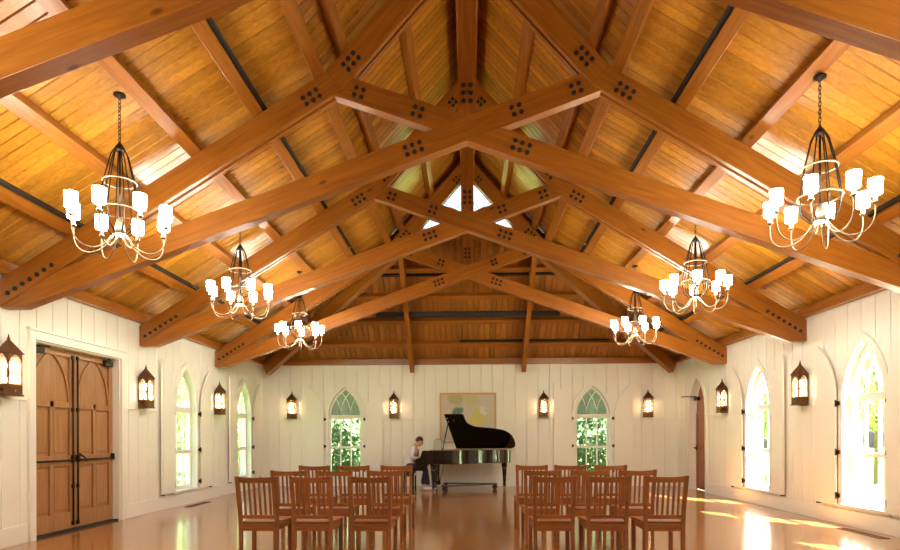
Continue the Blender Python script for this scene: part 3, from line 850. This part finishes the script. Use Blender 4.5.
chandelier(-XC, 8.69, .3, 'iron chandelier hanging left, middle of the three on that side')
chandelier(-XC, 11.80, .6, 'iron chandelier hanging left, smallest and closest to the back wall')
chandelier(XC, 5.65, .5, 'iron chandelier hanging right, largest of the three in front of the right wall')
chandelier(XC, 8.69, .1, 'iron chandelier hanging right, middle of the three on that side')
chandelier(XC, 11.80, .45, 'iron chandelier hanging right, smallest and closest to the back wall')
chandelier(-XC, 2.44, .2, 'iron chandelier above the left front of the hall, out of the photo')
chandelier(XC, 2.44, .5, 'iron chandelier above the right front of the hall, out of the photo')

# ------------------------------------------------------------------ chairs
def make_chair():
    r = empty('wooden_chair')         # base centre of the back legs; seat towards +y
    hw = .20; D = .42; sh_ = .42
    def post(s):
        path = [(s*hw*.93, .0, 0), (s*hw*.95, .012, .38), (s*hw*.97, .0, .55), (s*hw*1.03, -.055, .905)]
        b = MB(); w, d = .019, .020; vs = []
        for x, y, z in path: vs += [(x-w, y-d, z), (x+w, y-d, z), (x+w, y+d, z), (x-w, y+d, z)]
        fs = [(3, 2, 1, 0)]+[(4*i+k, 4*i+(k+1) % 4, 4*i+4+(k+1) % 4, 4*i+4+k) for i in range(3) for k in range(4)]+[(12, 13, 14, 15)]
        return b.add(vs, fs)
    for s in (-1, 1): post(s).build('back_leg', 'chair', r, bevel=.003)
    for s in (-1, 1):
        b = MB(); x = s*(hw+.0); b.box(x-.02, x+.02, D-.04, D, 0, sh_-.015); b.build('front_leg', 'chair', r, bevel=.003)
    yb = lambda z: .0-.055*(z-.55)/.355
    # slightly bowed top rail
    t = MB(); n = 8; vs = []
    for i in range(n+1):
        u = -1+2*i/n; x = u*hw*.945; bow = -.018*(1-u*u); lift = .010*u*u
        for dy, z in ((-.011, .835), (.011, .835), (.011, .890+lift), (-.011, .890+lift)):
            vs.append((x, yb(z)+dy+bow, z))
    fs = [(3, 2, 1, 0)]+[(4*i+k, 4*i+4+k, 4*i+4+(k+1) % 4, 4*i+(k+1) % 4) for i in range(n) for k in range(4)]+[(4*n, 4*n+1, 4*n+2, 4*n+3)]
    t.add(vs, fs).build('top_rail', 'chair_x', r, bevel=.003)
    MB().box(-hw*.91, hw*.91, -.010, .014, .462, .50).build('lower_rail', 'chair_x', r, bevel=.003)
    for i in range(6):
        x = (i-2.5)*.053
        b = MB(); u = x/hw; bow = -.018*(1-u*u)
        z0, z1 = .498, .838; w = .011
        b.add([(x-w, -.006, z0), (x+w, -.006, z0), (x+w, .006, z0), (x-w, .006, z0), (x-w, yb(z1)+bow-.006, z1), (x+w, yb(z1)+bow-.006, z1), (x+w, yb(z1)+bow+.006, z1), (x-w, yb(z1)+bow+.006, z1)],
              [(0,3,2,1),(4,5,6,7),(0,1,5,4),(1,2,6,5),(2,3,7,6),(3,0,4,7)])
        b.build('slat', 'chair', r)
    s = MB(); s.add([(-hw*.93, .022, sh_-.012), (hw*.93, .022, sh_-.012), (hw+.03, D+.015, sh_-.012), (-hw-.03, D+.015, sh_-.012),
               (-hw*.93, .022, sh_+.010), (hw*.93, .022, sh_+.010), (hw+.03, D+.015, sh_+.014), (-hw-.03, D+.015, sh_+.014)],
              [(0,3,2,1),(4,5,6,7),(0,1,5,4),(1,2,6,5),(2,3,7,6),(3,0,4,7)])
    s.build('seat', 'chair_x', r, bevel=.006)
    a = MB(); a.box(-hw*.91, hw*.91, -.008, .012, .335, sh_-.012); a.box(-hw+.02, hw-.02, D-.032, D-.010, .345, sh_-.012)
    for s2 in (-1, 1): a.box(s2*(hw-.005)-.010, s2*(hw-.005)+.010, .02, D-.03, .345, sh_-.012)
    a.build('apron', 'chair_x', r, bevel=.002)
    return r
ch0 = make_chair(); fc = [True]
rows = [6.24, 7.36, 8.62]
colsL = [(-2.18, 'aisle-far outer'), (-1.63, 'middle'), (-1.02, 'aisle')]
RN = ['front row nearest the camera', 'middle row', 'row nearest the piano']
def chair(x, y, rz, label, group):
    o = ch0 if fc[0] else copy_tree(ch0); fc[0] = False
    o.location = (x, y, 0); o.rotation_euler = (0, 0, rz)
    tag(o, label, 'chair', group)
LR = ['rear row', 'middle row', 'row closest to the piano']
for i, y in enumerate(rows):
    for j, (x, pos) in enumerate(((-2.16, 'outer chair'), (-1.61, 'middle chair'), (-1.0, 'aisle chair'))):
        chair(x+random.uniform(-.015, .015), y, random.uniform(-.04, .04), f'wooden slat-back {pos} in the {LR[i]}, left block', 'chairs of the left block')
    for j, (x, pos) in enumerate(((.89, 'aisle chair'), (1.435, 'middle chair'), (2.01, 'outer chair'))):
        chair(x+random.uniform(-.015, .015), y+.03, random.uniform(-.04, .04)+(.05 if j == 2 and i == 0 else 0), f'wooden slat-back {pos} in the {LR[i]}, right block', 'chairs of the right block')

# ------------------------------------------------------------------ grand piano
pn = empty('grand_piano', (0, 14.93, 0))
tag(pn, 'black grand piano with raised lid standing before the back wall', 'piano')
def cr(pts, n=6, closed=False):
    P = [Vector((*p, 0)) for p in pts]; out = []; m = len(P)
    for a in range(m-1):
        p0, p1, p2, p3 = P[max(a-1, 0)], P[a], P[a+1], P[min(a+2, m-1)]
        for k in range(n):
            u = k/n; q = .5*((2*p1)+(p2-p0)*u+(2*p0-5*p1+4*p2-p3)*u*u+(3*p1-p0-3*p2+p3)*u**3); out.append((q.x, q.y))
    out.append((P[-1].x, P[-1].y)); return out
y0 = 14.93
bent = cr([(-.50, 14.20-y0), (-.2, 14.29-y0), (.05, 14.52-y0), (.3, 14.72-y0), (.6, 14.78-y0), (.85, 14.86-y0), (1.02, 15.06-y0), (1.07, 15.30-y0), (1.0, 15.53-y0), (.80, 15.65-y0)])
outl = [(-.95, 14.20-y0)] + bent + [(-.95, 15.65-y0)]
MB().prism(outl, .66, .985, 'xy').build('rim', 'black', pn, bevel=.006)
rim_in = [( -.90+ (x+.95)*.94, yy*.93) for x, yy in outl]
q = MB().prism(rim_in, .985, .992, 'xy').build('iron_plate', plain('gold_iron_plate', (.35, .2, .06), .35, .8), pn); q['label'] = 'gilded iron plate inside the rim'
q = MB(); 
for s in (-1, 1): q.prism([(-1.23, .62), (-.95, .62), (-.95, .985), (-1.07, .985), (-1.12, .82), (-1.23, .78)], s*.69-.03, s*.69+.03)
q.build('cheek', 'black', pn, bevel=.008)
MB().box(-1.24, -.95, -.69, .69, .60, .68).build('key_bed', 'black', pn, bevel=.006)
MB().box(-1.245, -1.215, -.66, .66, .675, .715).build('key_slip', 'black', pn, bevel=.004)
MB().box(-1.06, -.95, -.66, .66, .76, .985).build('fallboard', 'black', pn, bevel=.006)
kw_ = MB(); n = 52; wk = 1.26/n
for i in range(n): kw_.box(-1.21, -1.06, -.63+i*wk+.0008, -.63+(i+1)*wk-.0008, .68, .728)
kw_.build('white_keys', 'ivory', pn)
kb_ = MB()
for i in range(n-1):
    if i % 7 in (0, 1, 3, 4, 5): kb_.box(-1.16, -1.06, -.63+(i+1)*wk-.006, -.63+(i+1)*wk+.006, .728, .742)
kb_.build('black_keys', 'matt', pn)
# lid, propped up on its hinge along the far side
lidp = [(-.30, .0), (-.555, 1.36), (-.57, 1.40), (-.107, 1.40), (-.065, 1.21), (-.024, 1.08)] + cr([(-.024, 1.08), (.09, .965), (.244, .904), (.628, .843), (.884, .761), (1.06, .60), (1.15, .40), (1.2, .166), (1.17, .05), (1.10, .0)], 5)[1:]
th_ = math.radians(36)
ld = MB().prism(lidp, 0, .022, 'xy').build('lid', 'black', pn, bevel=.004)
ld.location = (0, 15.62-y0, 1.0); ld.rotation_euler = (-th_, 0, 0); ld.scale = (1, -1, 1)
fp = MB().prism([(-.37, .5), (-.545, 1.37), (-.53, 1.39), (-.14, 1.385), (-.12, .5)], .024, .042, 'xy').build('lid_flap', 'black', pn, bevel=.004)
fp.location = ld.location; fp.rotation_euler = ld.rotation_euler; fp.scale = ld.scale
for px_, ps in ((-.50, 1.27), (-.47, 1.15), (-.34, 1.2)):
    q = MB().ball((0, 0, 0), .012).build('hinge_stud', 'steel', pn); q['label'] = 'bright metal stud on the lid'
    q.location = (px_, 15.62-y0-ps*math.cos(th_)-.005, 1.0+ps*math.sin(th_)-.008)
q = MB().tube([(-.60, 14.30-y0, .98), (-.48, 15.62-y0-1.10*math.cos(th_), 1.0+1.10*math.sin(th_))], .016, 8).build('lid_prop', 'black', pn)
# music desk
md = MB(); o2 = lancet(.11, .04, .20, 0)
pts = [(.105*math.cos(t), .215+.05*math.sin(t)) for t in [PI*i/10 for i in range(11)]]
fr_ = [(.105, 0)]+pts+[(-.105, 0)]
for (a, b) in zip(fr_, fr_[1:]+fr_[:1]): md.tube([(a[0], 0, a[1]), (b[0], 0, b[1])], .007, 6)
q = md.build('music_desk', 'matt', pn); q.location = (-.74, 14.75-y0, .99); q.rotation_euler = (-.2, 0, -.35)
q2 = MB().prism(fr_, -.002, .002).build('desk_panel', plain('grey_desk_mesh', (.40, .40, .33), .6), q); q2['label'] = 'pale grey panel of the music desk'
def leg(x, y):
    b = MB(); prof = [(.07, .66), (.07, .58), (.055, .54), (.058, .50), (.034, .14), (.042, .11), (.035, .085)]
    vs = []; 
    for r_, z in prof:
        for k in range(8):
            t = 2*PI*(k+.5)/8; vs.append((x+r_*1.08*math.cos(t), y+r_*1.08*math.sin(t), z))
    fs = [(i*8+k, i*8+(k+1) % 8, (i+1)*8+(k+1) % 8, (i+1)*8+k) for i in range(len(prof)-1) for k in range(8)]+[tuple(range(8)), tuple(48+k for k in range(7, -1, -1))]
    b.add(vs, fs); l = b.build('leg', 'black', pn, bevel=.003)
    w = MB().tube([(x, y-.012, .04), (x, y+.012, .04)], .04, 14, smooth=False).box(x-.02, x+.02, y-.012, y+.012, .04, .095).build('caster', 'brass', l); w['label'] = 'brass caster'
leg(-.82, -.58); leg(-.82, .58); leg(.90, .25)
ly = MB(); 
for s in (-1, 1): ly.tube([(-.72, s*.10, .66), (-.72, s*.075, .22)], .016, 8)
ly.box(-.77, -.67, -.14, .14, .14, .22); ly.tube([(-.6, 0, .62), (-.70, 0, .20)], .008, 6)
l_ = ly.build('pedal_lyre', 'black', pn)
for k in (-1, 0, 1):
    q = MB().box(-.86, -.76, k*.07-.018, k*.07+.018, .155, .167).build('pedal', 'brass', l_); q['label'] = 'brass pedal'

dol = empty('piano_dolly', (0, 14.93, 0)); tag(dol, 'low steel dolly frame on wheels beneath the black grand piano', 'dolly')
f = MB(); f.tube([(-.62, -.46, .135), (.70, .20, .135)], .022, 8); f.tube([(-.62, .46, .135), (.70, .26, .135)], .022, 8); f.tube([(-.62, -.5, .135), (-.62, .5, .135)], .022, 8); f.tube([(.70, .12, .135), (.70, .34, .135)], .022, 8)
f.build('rail', plain('dark_steel', (.16, .16, .17), .35, .9), dol)
for x, y in ((-.56, -.44), (-.56, .44), (.66, .23)):
    w = MB().tube([(x, y-.028, .062), (x, y+.028, .062)], .062, 16, smooth=False).build('wheel', 'matt', dol)
    MB().box(x-.025, x+.025, y-.038, y+.038, .124, .14).box(x-.02, x+.02, y-.038, y-.030, .05, .125).box(x-.02, x+.02, y+.030, y+.038, .05, .125).build('fork', 'iron', w)

bn = empty('piano_bench', (-1.46, 14.93, 0)); tag(bn, 'black padded piano bench under the seated man', 'bench')
MB().box(-.17, .17, -.36, .36, .43, .485).build('cushion', plain('black_leather', (.012, .011, .012), .4), bn, bevel=.02)
MB().box(-.165, .165, -.35, .35, .355, .43).build('seat_frame', 'black', bn, bevel=.004)
for sx in (-1, 1):
    for sy in (-1, 1): MB().box(sx*.14-.022, sx*.14+.022, sy*.32-.022, sy*.32+.022, 0, .355).build('leg', 'black', bn, bevel=.004)

# ------------------------------------------------------------------ pianist
def skin(name, verts, edges, radii, mat, parent, sub=2, root=0):
    me = bpy.data.meshes.new(name); me.from_pydata(verts, edges, []); me.materials.append(mat if not isinstance(mat, str) else M[mat])
    o = bpy.data.objects.new(name, me); COL.objects.link(o); o.parent = parent
    m = o.modifiers.new('skin', 'SKIN'); m.use_smooth_shade = True
    for i, r in enumerate(radii):
        sv = me.skin_vertices[0].data[i]; sv.radius = (r, r) if not isinstance(r, tuple) else r
        sv.use_root = (i == root)
    s = o.modifiers.new('sub', 'SUBSURF'); s.levels = sub; s.render_levels = sub
    return o
pr = empty('person', (-1.42, 14.93, .0))
tag(pr, 'seated person in white shirt, tan vest and navy trousers playing the grand piano', 'person')
M['skin'] = plain('skin_tone', (.58, .30, .20), .5)
M['hair'] = plain('dark_hair', (.03, .018, .012), .6, 0, .3, 40)
M['shirt'] = plain('white_shirt', (.72, .72, .76), .7, 0, .05, 20)
M['vest'] = plain('tan_vest', (.42, .27, .11), .75, 0, .1, 20)
M['navy'] = plain('navy_trousers', (.018, .020, .045), .75)
M['shoe'] = plain('pale_shoe', (.70, .68, .68), .5)
# coordinates relative to person root (x forward to the keys)
V = [(.0, 0, .60), (.02, 0, .78), (.06, 0, .93), (.10, 0, 1.05), (.145, 0, 1.105), (.20, 0, 1.16)]
E = [(0,1),(1,2),(2,3),(3,4),(4,5)]; R = [.085, .085, .10, .066, .052, .06]
def add(p, v, r): V.append(v); R.append(r); E.append((p, len(V)-1)); return len(V)-1
for s in (-1, 1):
    sh1 = add(3, (.075, s*.17, 1.02), .06); el = add(sh1, (.065, s*.265, .805), .034); wr = add(el, (.27, s*.20, .785), .030); pm_ = add(wr, (.335, s*.195, .782), .034)
    for k in range(4):
        fy = s*.195+(k-1.5)*.02; f1 = add(pm_, (.375, fy, .785), .010); f2 = add(f1, (.405-.004*abs(k-1.5), fy, .768), .009); add(f2, (.412-.004*abs(k-1.5), fy, .748), .007)
    th1 = add(wr, (.30, s*.195-s*.038, .775), .010); add(th1, (.345, s*.195-s*.05, .757), .008)
    hp = add(0, (.03, s*.09, .555), .065); kn = add(hp, (.38, s*.15, .54), .062); an = add(kn, (.30+(.14 if s < 0 else 0), s*.14, .09), .040); add(an, (.42+(.14 if s < 0 else 0), s*.145, .04), .035)
skin('body', V, E, R, 'skin', pr)
# head: shaped ball with face
hd = MB(); hd.ball((0, 0, 0), (.094, .074, .118), 20, 14)
vs = []
for x, y, z in hd.v:
    if z < -.03: x *= .92; y *= .86; x += .012
    if x < -.03 and z < 0: x *= .85
    vs.append((x, y, z))
hd.v = vs
hd.add([(.086, -.012, .012), (.086, .012, .012), (.118, .014, -.03), (.118, -.014, -.03), (.085, 0, -.042)], [(0,1,2,3), (3,2,4), (0,3,4), (1,4,2)], True)
hd.tube([(.085, -.024, -.062), (.093, 0, -.060), (.085, .024, -.062)], .007, 6)
for s in (-1, 1): hd.ball((-.005, s*.076, -.005), (.020, .010, .032), 8, 6)
h = hd.build('head', 'skin', pr); h.location = (.225, 0, 1.185); h.rotation_euler = (0, .45, 0)
for s in (-1, 1): MB().ball((.080, s*.030, .018), (.010, .013, .009), 8, 6).build('eye', plain('eye_dark', (.05, .04, .04), .2), h)
hr = MB(); hr.ball((-.012, 0, .022), (.098, .081, .112), 20, 14)
hr.v = [(min(x, .072-.3*max(0, .03-z)), y, max(z, -.02 if x < 0 else .045)) for x, y, z in hr.v]
hr.build('hair', 'hair', h)
# clothes
V = [(-.0, 0, .47), (.015, 0, .78), (.055, 0, .93), (.095, 0, 1.045), (.115, 0, 1.075)]; E = [(0,1),(1,2),(2,3),(3,4)]; R = [.150, .140, .146, .09, .066]
for s in (-1, 1):
    sh1 = add(3, (.075, s*.17, 1.02), .076); el = add(sh1, (.06, s*.27, .80), .074); add(el, (.25, s*.205, .786), .046)
skin('shirt', V, E, R, 'shirt', pr)
V = [(.055, 0, .58), (.075, 0, .78), (.115, 0, .92), (.135, 0, 1.0), (.14, 0, 1.04)]; E = [(0,1),(1,2),(2,3),(3,4)]; R = [.125, .118, .125, .095, .07]
skin('vest', V, E, R, 'vest', pr)
V = [(0, 0, .60), (-.01, 0, .68)]; E = [(0,1)]; R = [.145, .142]
for s in (-1, 1):
    hp = add(0, (.03, s*.10, .575), .102); kn = add(hp, (.38, s*.15, .54), .078); add(kn, (.30+(.14 if s < 0 else 0), s*.14, .12), .062)
skin('trousers', V, E, R, 'navy', pr)
for s in (-1, 1):
    ax = .30+(.14 if s < 0 else 0)
    b = MB(); b.ball((ax+.06, s*.143, .045), (.15, .052, .045), 14, 8); b.ball((ax, s*.14, .07), (.055, .048, .055), 12, 8)
    b.v = [(x, y, max(z, .002)) for x, y, z in b.v]
    b.build('shoe', 'shoe', pr)

# ------------------------------------------------------------------ painting
pt = empty('painting', (0, YB, 1.14)); tag(pt, 'large abstract painting in a pale wood frame on the back wall behind the piano', 'painting')
f = MB(); w, hgt, t = .75, 1.33, .055
f.box(-w, w, -.045, -.003, 0, t); f.box(-w, w, -.045, -.003, hgt-t, hgt); f.box(-w, -w+t, -.045, -.003, t, hgt-t); f.box(w-t, w, -.045, -.003, t, hgt-t)
f.build('frame', 'frame_wood', pt, bevel=.003)
m, nt, p = new_mat('abstract_canvas'); N = nt.nodes; L = nt.links
tc = N.new('ShaderNodeTexCoord'); nz = N.new('ShaderNodeTexNoise'); nz.inputs['Scale'].default_value = 3
L.new(tc.outputs['Object'], nz.inputs['Vector'])
mp = N.new('ShaderNodeVectorMath'); mp.operation = 'MULTIPLY_ADD'; mp.inputs[1].default_value = (.34, .34, .34)
L.new(nz.outputs['Color'], mp.inputs[0]); L.new(tc.outputs['Object'], mp.inputs[2])
cur = None
def blob(c, rad, col, prev):
    vm = N.new('ShaderNodeVectorMath'); vm.operation = 'DISTANCE'; L.new(mp.outputs[0], vm.inputs[0]); vm.inputs[1].default_value = (c[0]+.17, .15, c[1]+.17)
    rg = N.new('ShaderNodeMapRange'); rg.inputs[1].default_value = rad; rg.inputs[2].default_value = rad*.68; L.new(vm.outputs['Value'], rg.inputs[0])
    mx = N.new('ShaderNodeMix'); mx.data_type = 'RGBA'; L.new(rg.outputs[0], mx.inputs[0]); mx.inputs[7].default_value = (*col, 1)
    if prev is None: mx.inputs[6].default_value = (.60, .55, .46, 1)
    else: L.new(prev, mx.inputs[6])
    return mx.outputs[2]
for c, rad, col in (((.45, 1.1), .30, (.58, .55, .50)), ( (-.45, .9), .33, (.60, .52, .42)), ((-.3, 1.2), .24, (.45, .42, .22)), ((.08, 1.15), .22, (.56, .52, .27)),
                    ((.32, .72), .24, (.62, .56, .20)), ((.12, .55), .17, (.66, .58, .16)), ((.42, .86), .10, (.70, .66, .62)), ((-.30, .80), .19, (.12, .22, .20)), ((-.1, .35), .3, (.55, .47, .36))):
    cur = blob(c, rad, col, cur)
L.new(cur, p.inputs['Base Color']); setp(p, Roughness=.7)
c = MB(); c.box(-w+t, w-t, -.025, -.012, t, hgt-t); q = c.build('canvas', m, pt)

# ------------------------------------------------------------------ floor vents
for (x, y, lab) in ((-5.26, 11.75, 'bronze floor vent beside the first window of the left wall'), (5.25, 8.3, 'bronze floor vent below the largest window of the right wall')):
    v = empty('floor_vent', (x, y, 0)); tag(v, lab, 'floor vent', 'floor vents')
    MB().box(-.07, .07, -.45, -.435, .0005, .006).box(-.07, .07, .435, .45, .0005, .006).box(-.07, -.055, -.435, .435, .0005, .006).box(.055, .07, -.435, .435, .0005, .006).build('vent_frame', 'bronze', v)
    g = MB()
    for k in range(28): g.box(-.055, .055, -.425+k*.031, -.412+k*.031, .0005, .004)
    g.build('grille', 'bronze', v)

# ------------------------------------------------------------------ outdoors
g = MB(); g.box(-60, 60, -30, 80, -.5, -.3); tag(g.build('ground', 'lawn'), kind='structure')
def foliage(cx, cy, cz, rx, ry, rz_, n, size, seed):
    rnd = random.Random(seed); b = MB()
    for _ in range(n):
        while True:
            p = Vector((rnd.uniform(-1, 1), rnd.uniform(-1, 1), rnd.uniform(-1, 1)))
            if .45 < p.length < 1: break
        q = Vector((p.x*rx+cx, p.y*ry+cy, p.z*rz_+cz))
        nrm = (p+Vector((rnd.uniform(-1, 1), rnd.uniform(-1, 1), rnd.uniform(-1, 1)))*.8).normalized()
        a = nrm.orthogonal().normalized(); c = nrm.cross(a); t = rnd.uniform(0, 2*PI)
        a, c = a*math.cos(t)+c*math.sin(t), c*math.cos(t)-a*math.sin(t)
        s = size*rnd.uniform(.6, 1.3)
        b.add([q-a*s, q-c*s*.5+nrm*s*.1, q+a*s, q+c*s*.5+nrm*s*.1], [(0, 1, 2, 3)])
    return b
def tree(name, x, y, zc, r, rz_, n, size, mat, label, cat, group, trunk=.12, seed=1):
    t = empty(name, (x, y, -.3)); tag(t, label, cat, group)
    MB().tube([(0, 0, 0), (.05, .03, zc*.5+.15), (0, 0, zc+.3)], [trunk, trunk*.8, trunk*.5], 8).build('trunk', 'bark', t)
    foliage(0, 0, zc+.3, r, r, rz_, n, size, seed).build('crown', mat, t, fix=False)
G1 = 'trees outside the windows'
tree('shrub', -4.2, 19.2, 1.3, 1.5, 2.0, 9000, .085, 'leaf', 'dense green shrub filling the back window behind the left chairs', 'shrub', G1, .06, 3)
tree('shrub', 4.2, 19.2, 1.3, 1.5, 2.0, 9000, .085, 'leaf', 'dense green shrub filling the back window behind the right chairs', 'shrub', G1, .06, 4)
tree('tree', -9.6, 18.6, 3.0, 2.2, 2.4, 4500, .12, 'leaf_pale', 'pale leafy tree seen through the first window of the left wall', 'tree', G1, .14, 5)
tree('tree', -9.4, 24.5, 3.0, 2.4, 2.6, 4500, .13, 'leaf_pale', 'pale leafy tree seen through the far window of the left wall', 'tree', G1, .14, 6)
tree('tree', 13.5, 20.5, 3.6, 2.2, 2.2, 3500, .13, 'leaf_pale', 'pale leafy tree seen through the largest window of the right wall', 'tree', G1, .14, 8)
tree('tree', 11.5, 25.0, 3.2, 2.0, 2.2, 3500, .13, 'leaf_pale', 'pale leafy tree seen through the right wall window by the door', 'tree', G1, .12, 9)
